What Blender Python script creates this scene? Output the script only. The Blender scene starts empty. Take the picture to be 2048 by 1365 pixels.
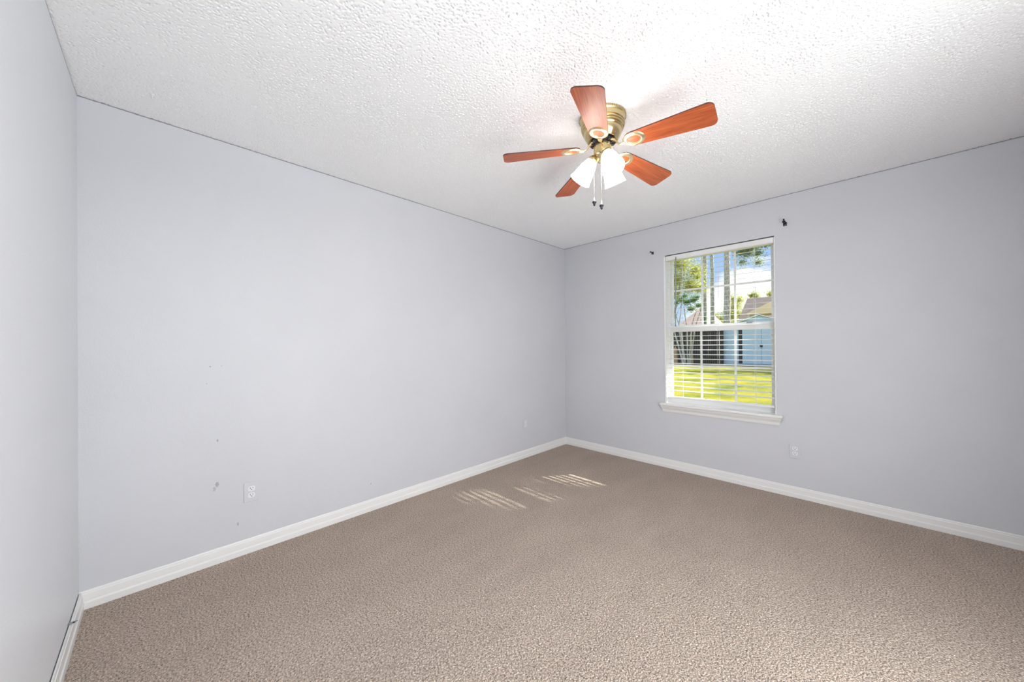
import bpy, bmesh, math, random
import numpy as np
from mathutils import Vector, Matrix, Quaternion

PI = math.pi
scene = bpy.context.scene
COL = scene.collection
R = random.Random(7)

# ------------------------------------------------------------------ camera
IMG_W, IMG_H = 2048.0, 1365.0
CAM = Vector((2.6235, -3.5578, 1.2291))
YAW, PITCH, ROLL, FPX = -0.77906, 0.00343, -0.00864, 698.82
PPX, PPY = 4.70, 7.23
_f = Vector((math.sin(YAW) * math.cos(PITCH), math.cos(YAW) * math.cos(PITCH), math.sin(PITCH)))
_r0 = Vector((math.cos(YAW), -math.sin(YAW), 0))
_u0 = _r0.cross(_f)
_r = _r0 * math.cos(ROLL) + _u0 * math.sin(ROLL)
_u = -_r0 * math.sin(ROLL) + _u0 * math.cos(ROLL)
cd = bpy.data.cameras.new('camera')
cam = bpy.data.objects.new('camera', cd)
COL.objects.link(cam)
m = Matrix((_r, _u, -_f)).transposed().to_4x4()
m.translation = CAM
cam.matrix_world = m
cd.sensor_width = 36.0
cd.lens = 36.0 * FPX / IMG_W
cd.shift_x = -PPX / IMG_W
cd.shift_y = PPY / IMG_W
cd.clip_start = 0.02
cd.clip_end = 500
scene.camera = cam

def at(px, py, Y):
    """world point seen at photo pixel (px, py) on the vertical plane y = Y"""
    d = _f + _r * ((px - IMG_W / 2 - PPX) / FPX) - _u * ((py - IMG_H / 2 - PPY) / FPX)
    return CAM + d * ((Y - CAM.y) / d.y)

# ------------------------------------------------------------------ exposure
vs = scene.view_settings
vs.view_transform = 'Standard'
vs.look = 'None'
vs.gamma = 1.0
vs.exposure = 0.12
vs.use_curve_mapping = False
scene.cycles.max_bounces = 10
scene.cycles.diffuse_bounces = 6
scene.cycles.transparent_max_bounces = 16
scene.cycles.sample_clamp_indirect = 8.0
scene.cycles.caustics_reflective = False
scene.cycles.caustics_refractive = False

SHADE_GLOW = 15.5
BULB_GLOW = 80.0
SIDE_POWER = 62.0
BOUNCE_FILL_POWER = 79.0
SUN_POWER = 13.0
SKY_POWER = 1.0

# ------------------------------------------------------------------ node helpers
def new_mat(name):
    mt = bpy.data.materials.new(name)
    mt.use_nodes = True
    nt = mt.node_tree
    b = nt.nodes['Principled BSDF']
    return mt, nt, b

def N(nt, kind, **kw):
    n = nt.nodes.new(kind)
    for k, v in kw.items():
        if k.startswith('i_'):
            n.inputs[k[2:]].default_value = v
        else:
            setattr(n, k, v)
    return n

def math_node(nt, op, a, b=None, c=None):
    n = nt.nodes.new('ShaderNodeMath')
    n.operation = op
    for i, v in enumerate((a, b, c)):
        if v is None:
            continue
        if isinstance(v, (int, float)):
            n.inputs[i].default_value = v
        else:
            nt.links.new(v, n.inputs[i])
    return n.outputs[0]

def mixc(nt, fac, a, b):
    n = nt.nodes.new('ShaderNodeMix')
    n.data_type = 'RGBA'
    n.clamp_factor = True
    for sock, v in ((n.inputs[0], fac), (n.inputs[6], a), (n.inputs[7], b)):
        if isinstance(v, (int, float)):
            sock.default_value = v
        elif isinstance(v, (tuple, list)):
            sock.default_value = (*v[:3], 1)
        else:
            nt.links.new(v, sock)
    return n.outputs[2]

def ramp(nt, fac, stops):
    n = nt.nodes.new('ShaderNodeValToRGB')
    cr = n.color_ramp
    while len(cr.elements) < len(stops):
        cr.elements.new(0.5)
    for e, (p, c) in zip(cr.elements, stops):
        e.position = p
        e.color = (*c[:3], 1) if not isinstance(c, (int, float)) else (c, c, c, 1)
    nt.links.new(fac, n.inputs[0])
    return n.outputs[0]

def noise(nt, vec, scale, detail=2.0, rough=0.5):
    n = N(nt, 'ShaderNodeTexNoise', i_Scale=scale, i_Detail=detail, i_Roughness=rough)
    if vec is not None:
        nt.links.new(vec, n.inputs['Vector'])
    return n.outputs[0]

def bump(nt, b, height, strength=0.3, dist=0.005):
    n = N(nt, 'ShaderNodeBump', i_Strength=strength, i_Distance=dist)
    nt.links.new(height, n.inputs['Height'])
    nt.links.new(n.outputs[0], b.inputs['Normal'])

def geo_pos(nt):
    return nt.nodes.new('ShaderNodeNewGeometry').outputs['Position']

def obj_pos(nt):
    return nt.nodes.new('ShaderNodeTexCoord').outputs['Object']

def scaled(nt, vec, s):
    n = N(nt, 'ShaderNodeMapping')
    n.inputs['Scale'].default_value = s
    nt.links.new(vec, n.inputs['Vector'])
    return n.outputs[0]

def plain(name, col, rough=0.5, metal=0.0, spec=0.5):
    mt, nt, b = new_mat(name)
    b.inputs['Base Color'].default_value = (*col, 1)
    b.inputs['Roughness'].default_value = rough
    b.inputs['Metallic'].default_value = metal
    b.inputs['Specular IOR Level'].default_value = spec
    return mt

# ------------------------------------------------------------------ world and sun
W_ = bpy.data.worlds.new('sky')
scene.world = W_
W_.use_nodes = True
nt = W_.node_tree
bg = nt.nodes['Background']
gen = nt.nodes.new('ShaderNodeTexCoord').outputs['Generated']
sep = N(nt, 'ShaderNodeSeparateXYZ')
nt.links.new(gen, sep.inputs[0])
blue = ramp(nt, sep.outputs[2], [(0.0, (0.62, 0.78, 1.0)), (0.25, (0.34, 0.56, 0.98)), (0.7, (0.16, 0.34, 0.85))])
cl = noise(nt, scaled(nt, gen, (1.0, 1.0, 2.2)), 5.0, 6.0, 0.55)
# one bank of cumulus stands low in the north, the rest of the sky carries scattered puffs
cdir = (at(1478, 590, 60) - CAM).normalized()
dotn = N(nt, 'ShaderNodeVectorMath', operation='DISTANCE')
nt.links.new(gen, dotn.inputs[0])
dotn.inputs[1].default_value = cdir
bank = math_node(nt, 'SUBTRACT', 0.215, math_node(nt, 'MULTIPLY', dotn.outputs['Value'], 2.3))
clm = math_node(nt, 'ADD', cl, bank)
cmask = ramp(nt, clm, [(0.50, 0.0), (0.60, 1.0)])
skyc = mixc(nt, cmask, blue, (1.25, 1.25, 1.28))
skyc = mixc(nt, ramp(nt, sep.outputs[2], [(0.36, 0.0), (0.62, 1.0)]), skyc, (1.25, 1.4, 1.65))
nt.links.new(skyc, bg.inputs[0])
bg.inputs[1].default_value = SKY_POWER

SUN_DIR = Vector((-0.84, -1.16, -1.0)).normalized()
sd = bpy.data.lights.new('sun', 'SUN')
sd.energy = SUN_POWER
sd.angle = math.radians(0.53)
sd.color = (1.0, 0.95, 0.86)
so = bpy.data.objects.new('sun', sd)
COL.objects.link(so)
so.rotation_euler = SUN_DIR.to_track_quat('-Z', 'Y').to_euler()
so.location = (12, 16, 14)

# unseen fill light, added in an invented opening in the right-hand wall
ROOM_W, ROOM_L, ROOM_H = 3.42, 3.832, 2.44
al = bpy.data.lights.new('added_side_fill', 'AREA')
al.shape = 'RECTANGLE'
al.size, al.size_y = 1.7, 1.9
al.energy = SIDE_POWER
al.color = (0.965, 0.985, 1.0)
ao = bpy.data.objects.new('added_side_fill', al)
COL.objects.link(ao)
ao.location = (ROOM_W + 0.03, -2.55, 1.03)
ao.rotation_euler = Vector((-1, 0, 0)).to_track_quat('-Z', 'Z').to_euler()

# unseen fill light added behind the camera: an assumed flash bounced off the ceiling
fl = bpy.data.lights.new('added_bounce_fill', 'AREA')
fl.shape = 'DISK'
fl.size = 0.3
fl.energy = BOUNCE_FILL_POWER
fl.color = (0.965, 0.985, 1.0)
fo = bpy.data.objects.new('added_bounce_fill', fl)
COL.objects.link(fo)
fo.location = (3.02, -3.60, 2.24)
fo.rotation_euler = (PI, 0, 0)

# ------------------------------------------------------------------ mesh helpers
def link_mesh(name, bm, mat, parent=None, smooth=False):
    me = bpy.data.meshes.new(name)
    bmesh.ops.recalc_face_normals(bm, faces=bm.faces[:])
    bm.to_mesh(me)
    bm.free()
    o = bpy.data.objects.new(name, me)
    COL.objects.link(o)
    if mat:
        me.materials.append(mat)
    if smooth:
        me.polygons.foreach_set('use_smooth', [True] * len(me.polygons))
        try:
            me.set_sharp_from_angle(angle=math.radians(38))
        except Exception:
            pass
    if parent is not None:
        o.parent = parent
    return o

def add_box(bm, a, b, bev=0.0, mat=None):
    (x0, y0, z0), (x1, y1, z1) = a, b
    t = bmesh.new()
    vs_ = [t.verts.new(p) for p in ((x0, y0, z0), (x1, y0, z0), (x1, y1, z0), (x0, y1, z0),
                                    (x0, y0, z1), (x1, y0, z1), (x1, y1, z1), (x0, y1, z1))]
    for q in ((3, 2, 1, 0), (4, 5, 6, 7), (0, 1, 5, 4), (1, 2, 6, 5), (2, 3, 7, 6), (3, 0, 4, 7)):
        t.faces.new([vs_[i] for i in q])
    if bev > 0:
        bmesh.ops.bevel(t, geom=t.edges[:], offset=bev, segments=2, affect='EDGES', profile=0.5)
    if mat is not None:
        t.transform(mat)
    me = bpy.data.meshes.new('tmp')
    t.to_mesh(me)
    t.free()
    bm.from_mesh(me)
    bpy.data.meshes.remove(me)

def add_lathe(bm, prof, seg=40, mat=None, closed=False):
    rings = []
    for r, z in prof:
        if r < 1e-6:
            v = bm.verts.new((0, 0, z))
            rings.append([v] * seg)
        else:
            rings.append([bm.verts.new((r * math.cos(2 * PI * i / seg), r * math.sin(2 * PI * i / seg), z)) for i in range(seg)])
    pairs = list(zip(rings[:-1], rings[1:]))
    if closed:
        pairs.append((rings[-1], rings[0]))
    for a, b in pairs:
        for i in range(seg):
            j = (i + 1) % seg
            q = []
            for v in (a[i], a[j], b[j], b[i]):
                if v not in q:
                    q.append(v)
            if len(q) > 2:
                try:
                    bm.faces.new(q)
                except ValueError:
                    pass
    if mat is not None:
        done = set()
        for ring in rings:
            for v in ring:
                if v not in done:
                    done.add(v)
                    v.co = mat @ v.co

def add_tube(bm, pts, rad, seg=10, squash=None):
    pts = [Vector(p) for p in pts]
    rad = rad if isinstance(rad, (list, tuple)) else [rad] * len(pts)
    rings = []
    up = Vector((0, 0, 1))
    for i, p in enumerate(pts):
        t = (pts[min(i + 1, len(pts) - 1)] - pts[max(i - 1, 0)]).normalized()
        u = up if abs(t.z) < 0.95 else Vector((1, 0, 0))
        a = t.cross(u).normalized()
        b = a.cross(t).normalized()
        w, h = (1, 1) if squash is None else squash
        rings.append([bm.verts.new(p + (a * math.cos(2 * PI * k / seg) * w + b * math.sin(2 * PI * k / seg) * h) * rad[i]) for k in range(seg)])
    for a, b in zip(rings[:-1], rings[1:]):
        for k in range(seg):
            bm.faces.new((a[k], a[(k + 1) % seg], b[(k + 1) % seg], b[k]))
    bm.faces.new(rings[0][::-1])
    bm.faces.new(rings[-1])

def add_prism(bm, outline, z0, z1, mat=None):
    a = [bm.verts.new((x, y, z0)) for x, y in outline]
    b = [bm.verts.new((x, y, z1)) for x, y in outline]
    n = len(outline)
    bm.faces.new(a[::-1])
    bm.faces.new(b)
    for i in range(n):
        bm.faces.new((a[i], a[(i + 1) % n], b[(i + 1) % n], b[i]))
    if mat is not None:
        for v in a + b:
            v.co = mat @ v.co

def add_sweep(bm, prof, p0, p1, out, end0=0.0, end1=0.0):
    """profile of (depth, z) swept from p0 to p1; ends mitred by end0/end1 per unit of depth"""
    p0, p1, out = Vector(p0), Vector(p1), Vector(out)
    d = (p1 - p0).normalized()
    A = [bm.verts.new(p0 + out * dp + Vector((0, 0, z)) - d * (dp * end0)) for dp, z in prof]
    B = [bm.verts.new(p1 + out * dp + Vector((0, 0, z)) + d * (dp * end1)) for dp, z in prof]
    n = len(prof)
    for i in range(n):
        j = (i + 1) % n
        bm.faces.new((A[i], A[j], B[j], B[i]))
    bm.faces.new(A[::-1])
    bm.faces.new(B)

def empty(name, loc=(0, 0, 0), rz=0.0):
    o = bpy.data.objects.new(name, None)
    o.empty_display_size = 0.05
    COL.objects.link(o)
    o.location = loc
    o.rotation_euler = (0, 0, rz)
    return o

def tag(o, label=None, cat=None, group=None, kind=None):
    if label: o['label'] = label
    if cat: o['category'] = cat
    if group: o['group'] = group
    if kind: o['kind'] = kind
    return o

def struct(o, label, cat):
    return tag(o, label, cat, kind='structure')

def copy_tree(o, parent=None):
    c = o.copy()
    COL.objects.link(c)
    if parent is not None:
        c.parent = parent
        c.matrix_parent_inverse = o.matrix_parent_inverse
    for ch in list(o.children):
        copy_tree(ch, c)
    return c

# ------------------------------------------------------------------ materials
def wall_material(name, marks=(), ca=(0.590, 0.598, 0.628), cb=(0.612, 0.620, 0.650)):
    mt, nt, b = new_mat(name)
    P = geo_pos(nt)
    big = noise(nt, P, 1.3, 3.0)
    col = mixc(nt, ramp(nt, big, [(0.35, 0.0), (0.65, 1.0)]), ca, cb)
    sp = N(nt, 'ShaderNodeSeparateXYZ')
    nt.links.new(P, sp.inputs[0])
    # thin dark line, broken by noise, where wall and ceiling meet
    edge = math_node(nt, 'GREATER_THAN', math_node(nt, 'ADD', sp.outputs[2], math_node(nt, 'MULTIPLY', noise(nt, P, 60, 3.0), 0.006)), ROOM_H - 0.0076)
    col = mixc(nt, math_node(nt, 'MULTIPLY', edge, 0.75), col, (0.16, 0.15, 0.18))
    # chipped and scuffed spots in the paint: (x, y, z, size, stretch upwards, strength)
    for (x, y, z, s, st, amt) in marks:
        v = N(nt, 'ShaderNodeVectorMath', operation='SUBTRACT')
        nt.links.new(P, v.inputs[0])
        v.inputs[1].default_value = (x, y, z)
        v2 = scaled(nt, v.outputs[0], (1, 1, 1 / st))
        ln = N(nt, 'ShaderNodeVectorMath', operation='LENGTH')
        nt.links.new(v2, ln.inputs[0])
        wob = math_node(nt, 'ADD', ln.outputs['Value'], math_node(nt, 'MULTIPLY', math_node(nt, 'SUBTRACT', noise(nt, P, 140, 2.0), 0.5), s * 1.6))
        msk = math_node(nt, 'MULTIPLY', math_node(nt, 'LESS_THAN', wob, s), amt)
        col = mixc(nt, msk, col, (0.13, 0.13, 0.14))
    nt.links.new(col, b.inputs['Base Color'])
    b.inputs['Roughness'].default_value = 0.42
    b.inputs['Specular IOR Level'].default_value = 0.35
    h = math_node(nt, 'ADD', noise(nt, P, 170, 3.0, 0.6), math_node(nt, 'MULTIPLY', noise(nt, P, 22, 2.0), 1.2))
    bump(nt, b, h, 0.22, 0.0025)
    return mt

M = {}
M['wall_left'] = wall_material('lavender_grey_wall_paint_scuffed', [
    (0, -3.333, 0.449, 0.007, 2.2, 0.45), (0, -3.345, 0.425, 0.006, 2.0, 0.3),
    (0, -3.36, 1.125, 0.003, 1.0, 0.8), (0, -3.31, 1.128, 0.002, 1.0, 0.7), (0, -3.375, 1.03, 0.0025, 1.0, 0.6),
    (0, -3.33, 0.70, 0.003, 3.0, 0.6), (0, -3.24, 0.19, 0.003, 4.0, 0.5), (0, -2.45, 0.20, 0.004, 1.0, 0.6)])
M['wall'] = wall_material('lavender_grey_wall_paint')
M['wall_near'] = wall_material('wall_paint_lightened_for_light', (), (0.745, 0.762, 0.790), (0.765, 0.782, 0.808))  # paint colour lightened here to stand in for light missing on this wall

mt, nt, b = new_mat('popcorn_ceiling_white')
P = geo_pos(nt)
nt.links.new(mixc(nt, noise(nt, P, 3.0, 3.0), (0.905, 0.91, 0.915), (0.93, 0.935, 0.94)), b.inputs['Base Color'])
b.inputs['Roughness'].default_value = 0.9
b.inputs['Specular IOR Level'].default_value = 0.15
bump(nt, b, noise(nt, P, 420, 2.0), 0.25, 0.002)
M['ceiling'] = mt

mt, nt, b = new_mat('beige_cut_pile_carpet')
P = geo_pos(nt)
vor = N(nt, 'ShaderNodeTexVoronoi', i_Scale=150.0, i_Randomness=1.0)
warp = N(nt, 'ShaderNodeVectorMath', operation='ADD')
wn = N(nt, 'ShaderNodeTexNoise', i_Scale=60.0, i_Detail=1.0)
nt.links.new(P, wn.inputs['Vector'])
wsc = N(nt, 'ShaderNodeVectorMath', operation='SCALE')
nt.links.new(wn.outputs['Color'], wsc.inputs[0])
wsc.inputs['Scale'].default_value = 0.012
nt.links.new(P, warp.inputs[0])
nt.links.new(wsc.outputs[0], warp.inputs[1])
nt.links.new(warp.outputs[0], vor.inputs['Vector'])
fleck = noise(nt, P, 135, 3.0, 0.75)
pile = noise(nt, scaled(nt, P, (1.0, 0.6, 1.0)), 3.4, 4.0, 0.6)          # brushed lanes of the pile
lanes = noise(nt, scaled(nt, P, (7.0, 0.9, 1.0)), 1.3, 2.0, 0.5)
base = ramp(nt, fleck, [(0.34, (0.10, 0.066, 0.045)), (0.44, (0.40, 0.305, 0.240)), (0.54, (0.585, 0.475, 0.390)), (0.66, (0.82, 0.72, 0.63))])
tone = math_node(nt, 'ADD', math_node(nt, 'MULTIPLY', math_node(nt, 'SUBTRACT', pile, 0.5), 0.30), math_node(nt, 'ADD', 0.97, math_node(nt, 'MULTIPLY', math_node(nt, 'SUBTRACT', lanes, 0.5), 0.12)))
tn = N(nt, 'ShaderNodeVectorMath', operation='SCALE')
nt.links.new(base, tn.inputs[0])
nt.links.new(tone, tn.inputs['Scale'])
nt.links.new(tn.outputs[0], b.inputs['Base Color'])
b.inputs['Roughness'].default_value = 1.0
b.inputs['Specular IOR Level'].default_value = 0.05
b.inputs['Sheen Weight'].default_value = 0.15
h = math_node(nt, 'ADD', math_node(nt, 'MULTIPLY', vor.outputs['Distance'], -60.0), math_node(nt, 'MULTIPLY', fleck, 0.9))
bump(nt, b, h, 0.55, 0.006)
M['carpet'] = mt

M['trim'] = plain('white_semi_gloss_trim', (0.80, 0.80, 0.785), 0.32)
M['vinyl'] = plain('white_window_vinyl', (0.82, 0.82, 0.83), 0.35)
M['blind'] = plain('white_blind_slats', (0.78, 0.78, 0.77), 0.4)
M['cord'] = plain('white_blind_cord', (0.78, 0.78, 0.76), 0.8)
M['wand'] = plain('clear_grey_wand', (0.22, 0.23, 0.24), 0.2)
M['dark'] = plain('dark_slot', (0.01, 0.01, 0.012), 0.6)
M['iron'] = plain('dark_bronze_bracket', (0.03, 0.03, 0.035), 0.4, 0.6)
M['plate'] = plain('painted_over_cover_plate', (0.60, 0.61, 0.65), 0.4)
M['plate_white'] = plain('white_receptacle', (0.78, 0.78, 0.79), 0.35)
M['clip'] = plain('grey_cable_clip', (0.32, 0.33, 0.36), 0.4, 0.3)

mt, nt, b = new_mat('antique_brass')
P = obj_pos(nt)
nt.links.new(mixc(nt, noise(nt, scaled(nt, P, (1, 1, 30)), 6.0, 3.0), (0.52, 0.41, 0.20), (0.62, 0.51, 0.28)), b.inputs['Base Color'])
b.inputs['Metallic'].default_value = 0.9
b.inputs['Roughness'].default_value = 0.2
M['brass'] = mt
M['brass_pale'] = plain('polished_pale_brass', (0.72, 0.58, 0.36), 0.28, 0.85)
M['gunmetal'] = plain('dark_flywheel_metal', (0.05, 0.05, 0.06), 0.35, 0.8)
M['chain'] = plain('bead_chain_metal', (0.6, 0.58, 0.52), 0.3, 0.9)

def wood_material(name, a, c, d):
    mt, nt, b = new_mat(name)
    P = obj_pos(nt)
    s = scaled(nt, P, (3.0, 75.0, 10.0))
    g = noise(nt, s, 3.0, 5.0, 0.65)
    g2 = noise(nt, scaled(nt, P, (2.0, 26.0, 5.0)), 2.0, 3.0, 0.5)
    col = ramp(nt, math_node(nt, 'ADD', math_node(nt, 'MULTIPLY', g, 0.6), math_node(nt, 'MULTIPLY', g2, 0.4)), [(0.33, a), (0.5, c), (0.67, d)])
    nt.links.new(col, b.inputs['Base Color'])
    b.inputs['Roughness'].default_value = 0.38
    b.inputs['Specular IOR Level'].default_value = 0.4
    return mt
M['cherry'] = wood_material('cherry_blade_wood', (0.20, 0.035, 0.010), (0.42, 0.090, 0.026), (0.55, 0.155, 0.050))
M['blade_edge'] = plain('dark_blade_edge', (0.06, 0.015, 0.008), 0.5)

mt, nt, b = new_mat('frosted_glass_lit_shade')
P = obj_pos(nt)
sp = N(nt, 'ShaderNodeSeparateXYZ')
nt.links.new(P, sp.inputs[0])
gl = ramp(nt, math_node(nt, 'DIVIDE', sp.outputs[2], -0.125), [(0.0, 0.10), (0.35, 0.45), (0.75, 1.0), (1.0, 0.75)])
b.inputs['Base Color'].default_value = (0.9, 0.88, 0.84, 1)
b.inputs['Roughness'].default_value = 0.4
b.inputs['Emission Color'].default_value = (1.0, 0.96, 0.90, 1)
nt.links.new(math_node(nt, 'MULTIPLY', gl, SHADE_GLOW), b.inputs['Emission Strength'])
M['shade'] = mt
mt, nt, b = new_mat('lit_bulb')
b.inputs['Emission Color'].default_value = (1.0, 0.96, 0.90, 1)
b.inputs['Emission Strength'].default_value = BULB_GLOW
M['bulb'] = mt

mt = bpy.data.materials.new('window_glass')
mt.use_nodes = True
nt = mt.node_tree
nt.nodes.clear()
o_ = nt.nodes.new('ShaderNodeOutputMaterial')
tr = N(nt, 'ShaderNodeBsdfTransparent')
tr.inputs[0].default_value = (0.95, 0.97, 0.965, 1)
gls = N(nt, 'ShaderNodeBsdfGlossy', i_Roughness=0.02)
mx = N(nt, 'ShaderNodeMixShader')
mx.inputs[0].default_value = 0.03
nt.links.new(tr.outputs[0], mx.inputs[1])
nt.links.new(gls.outputs[0], mx.inputs[2])
nt.links.new(mx.outputs[0], o_.inputs[0])
M['glass'] = mt

def leaf_material(name, a, c):
    mt = bpy.data.materials.new(name)
    mt.use_nodes = True
    nt = mt.node_tree
    nt.nodes.clear()
    out = nt.nodes.new('ShaderNodeOutputMaterial')
    P = geo_pos(nt)
    col = mixc(nt, ramp(nt, noise(nt, P, 3.5, 3.0), [(0.35, 0.0), (0.65, 1.0)]), a, c)
    d = N(nt, 'ShaderNodeBsdfDiffuse')
    t = N(nt, 'ShaderNodeBsdfTranslucent')
    x = N(nt, 'ShaderNodeMixShader')
    x.inputs[0].default_value = 0.5
    nt.links.new(col, d.inputs[0])
    nt.links.new(col, t.inputs[0])
    nt.links.new(d.outputs[0], x.inputs[1])
    nt.links.new(t.outputs[0], x.inputs[2])
    nt.links.new(x.outputs[0], out.inputs[0])
    return mt
M['leaf_yellow'] = leaf_material('yellow_green_leaves', (0.380, 0.440, 0.090), (0.600, 0.560, 0.170))
M['leaf_green'] = leaf_material('green_leaves', (0.109, 0.231, 0.082), (0.245, 0.354, 0.136))
M['leaf_grey'] = leaf_material('grey_green_leaves', (0.204, 0.286, 0.177), (0.340, 0.394, 0.245))

mt, nt, b = new_mat('pine_bark')
P = obj_pos(nt)
nt.links.new(ramp(nt, noise(nt, scaled(nt, P, (1, 1, 0.35)), 9.0, 5.0, 0.7), [(0.35, (0.22, 0.20, 0.17)), (0.5, (0.42, 0.40, 0.35)), (0.66, (0.58, 0.57, 0.51))]), b.inputs['Base Color'])
b.inputs['Roughness'].default_value = 0.95
bump(nt, b, noise(nt, scaled(nt, P, (1, 1, 0.35)), 14.0, 4.0), 0.8, 0.05)
M['bark'] = mt
M['bark_tan'] = plain('smooth_tan_bark', (0.465, 0.315, 0.195), 0.9)

mt, nt, b = new_mat('lawn_grass')
P = geo_pos(nt)
g = math_node(nt, 'ADD', math_node(nt, 'MULTIPLY', noise(nt, P, 1.1, 4.0), 0.6), math_node(nt, 'MULTIPLY', noise(nt, P, 26.0, 3.0, 0.7), 0.4))
nt.links.new(ramp(nt, g, [(0.36, (0.120, 0.200, 0.030)), (0.48, (0.400, 0.400, 0.035)), (0.60, (0.600, 0.510, 0.055))]), b.inputs['Base Color'])
b.inputs['Roughness'].default_value = 1.0
b.inputs['Specular IOR Level'].default_value = 0.1
bump(nt, b, noise(nt, P, 45.0, 4.0, 0.8), 1.0, 0.08)
M['grass'] = mt
M['litter'] = plain('brown_leaf_litter', (0.30, 0.19, 0.12), 1.0)

mt, nt, b = new_mat('weathered_dark_fence')
P = obj_pos(nt)
nt.links.new(ramp(nt, noise(nt, scaled(nt, P, (9, 1, 0.4)), 3.0, 4.0, 0.7), [(0.3, (0.010, 0.008, 0.008)), (0.6, (0.03, 0.023, 0.02)), (0.8, (0.07, 0.055, 0.045))]), b.inputs['Base Color'])
b.inputs['Roughness'].default_value = 0.95
M['fence'] = mt
mt, nt, b = new_mat('pale_blue_siding')
P = obj_pos(nt)
nt.links.new(mixc(nt, noise(nt, scaled(nt, P, (6, 6, 0.3)), 2.0, 3.0), (0.46, 0.60, 0.78), (0.54, 0.67, 0.84)), b.inputs['Base Color'])
b.inputs['Roughness'].default_value = 0.8
M['siding'] = mt
M['shed_dark'] = plain('black_gap', (0.02, 0.022, 0.025), 0.8)
M['shed_trim'] = plain('white_fascia', (0.85, 0.85, 0.83), 0.6)
def shingle(name, a, c):
    mt, nt, b = new_mat(name)
    P = obj_pos(nt)
    br = N(nt, 'ShaderNodeTexBrick', i_Scale=1.0)
    br.inputs['Color1'].default_value = (*a, 1)
    br.inputs['Color2'].default_value = (*c, 1)
    br.inputs['Mortar'].default_value = (a[0] * .6, a[1] * .6, a[2] * .6, 1)
    br.inputs['Brick Width'].default_value = 0.4
    br.inputs['Row Height'].default_value = 0.2
    br.inputs['Mortar Size'].default_value = 0.012
    nt.links.new(P, br.inputs['Vector'])
    nt.links.new(br.outputs[0], b.inputs['Base Color'])
    b.inputs['Roughness'].default_value = 0.95
    return mt
M['roof_brown'] = shingle('brown_shingles', (0.132, 0.096, 0.086), (0.178, 0.132, 0.119))
M['roof_tan'] = plain('tan_roof_sheet', (0.90, 0.66, 0.38), 0.9)
M['roof_pink'] = shingle('pink_brown_shingles', (0.409, 0.277, 0.238), (0.462, 0.330, 0.277))
M['house_wall'] = plain('pale_house_wall', (0.72, 0.72, 0.68), 0.9)
M['house_blue'] = plain('pale_teal_house_wall', (0.50, 0.62, 0.64), 0.9)

# ------------------------------------------------------------------ room shell
T = 0.14
OPX0, OPX1, OPZ0, OPZ1 = 1.243, 2.131, 0.640, 2.120      # window opening

bm = bmesh.new()
add_box(bm, (-T, -ROOM_L - T, -0.12), (ROOM_W + T, T, 0.0))
struct(link_mesh('floor', bm, M['carpet']), 'beige cut pile carpet covering the whole floor', 'carpet')

bm = bmesh.new()
add_box(bm, (-T, -ROOM_L, 0), (0, T, ROOM_H))
struct(link_mesh('wall_left', bm, M['wall_left']), 'long lavender grey wall left of the far corner, with two outlets', 'wall')
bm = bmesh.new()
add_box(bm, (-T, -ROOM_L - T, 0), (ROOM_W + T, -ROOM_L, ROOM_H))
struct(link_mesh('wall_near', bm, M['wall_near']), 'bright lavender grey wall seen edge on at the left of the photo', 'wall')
bm = bmesh.new()
for a, c in (((0, 0, 0), (OPX0, T, ROOM_H)), ((OPX1, 0, 0), (ROOM_W + T, T, ROOM_H)),
             ((OPX0, 0, 0), (OPX1, T, OPZ0 - 0.02)), ((OPX0, 0, OPZ1), (OPX1, T, ROOM_H))):
    add_box(bm, a, c)
bmesh.ops.remove_doubles(bm, verts=bm.verts[:], dist=1e-5)
struct(link_mesh('wall_window', bm, M['wall']), 'lavender grey wall with the window', 'wall')
bm = bmesh.new()
DY0, DY1, DZ = -3.40, -1.70, 2.06  # opening invented to let the added side fill light in
for a, c in (((ROOM_W, -ROOM_L, 0), (ROOM_W + T, DY0, ROOM_H)), ((ROOM_W, DY1, 0), (ROOM_W + T, 0, ROOM_H)), ((ROOM_W, DY0, DZ), (ROOM_W + T, DY1, ROOM_H))):
    add_box(bm, a, c)
struct(link_mesh('wall_right', bm, M['wall']), 'lavender grey wall with a wide added opening for the side fill light, right of the camera', 'wall')
# added shell behind that opening, keeping the sun from coming through
bm = bmesh.new()
X0, X1 = ROOM_W + T, ROOM_W + 1.4
add_box(bm, (X0, -ROOM_L - T, 0), (X1, -ROOM_L, ROOM_H))
add_box(bm, (X0, -1.3, 0), (X1, -1.3 + T, ROOM_H))
add_box(bm, (X1, -ROOM_L - T, -0.12), (X1 + T, -1.3 + T, ROOM_H))
struct(link_mesh('wall_added_shell', bm, M['wall']), 'added walls behind the fill light opening, keeping the sun out', 'wall')
bm = bmesh.new()
add_box(bm, (X0, -ROOM_L - T, -0.12), (X1, -1.3 + T, 0))
struct(link_mesh('floor_added_shell', bm, M['carpet']), 'added carpeted floor behind the fill light opening', 'carpet')
bm = bmesh.new()
add_box(bm, (-T - 0.1, -ROOM_L - T - 0.1, ROOM_H + 0.02), (X1 + T + 0.1, T + 0.1, ROOM_H + 0.14))
roof_slab = struct(link_mesh('ceiling_upper', bm, M['ceiling']), 'ceiling board above the popcorn texture', 'ceiling')

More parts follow.
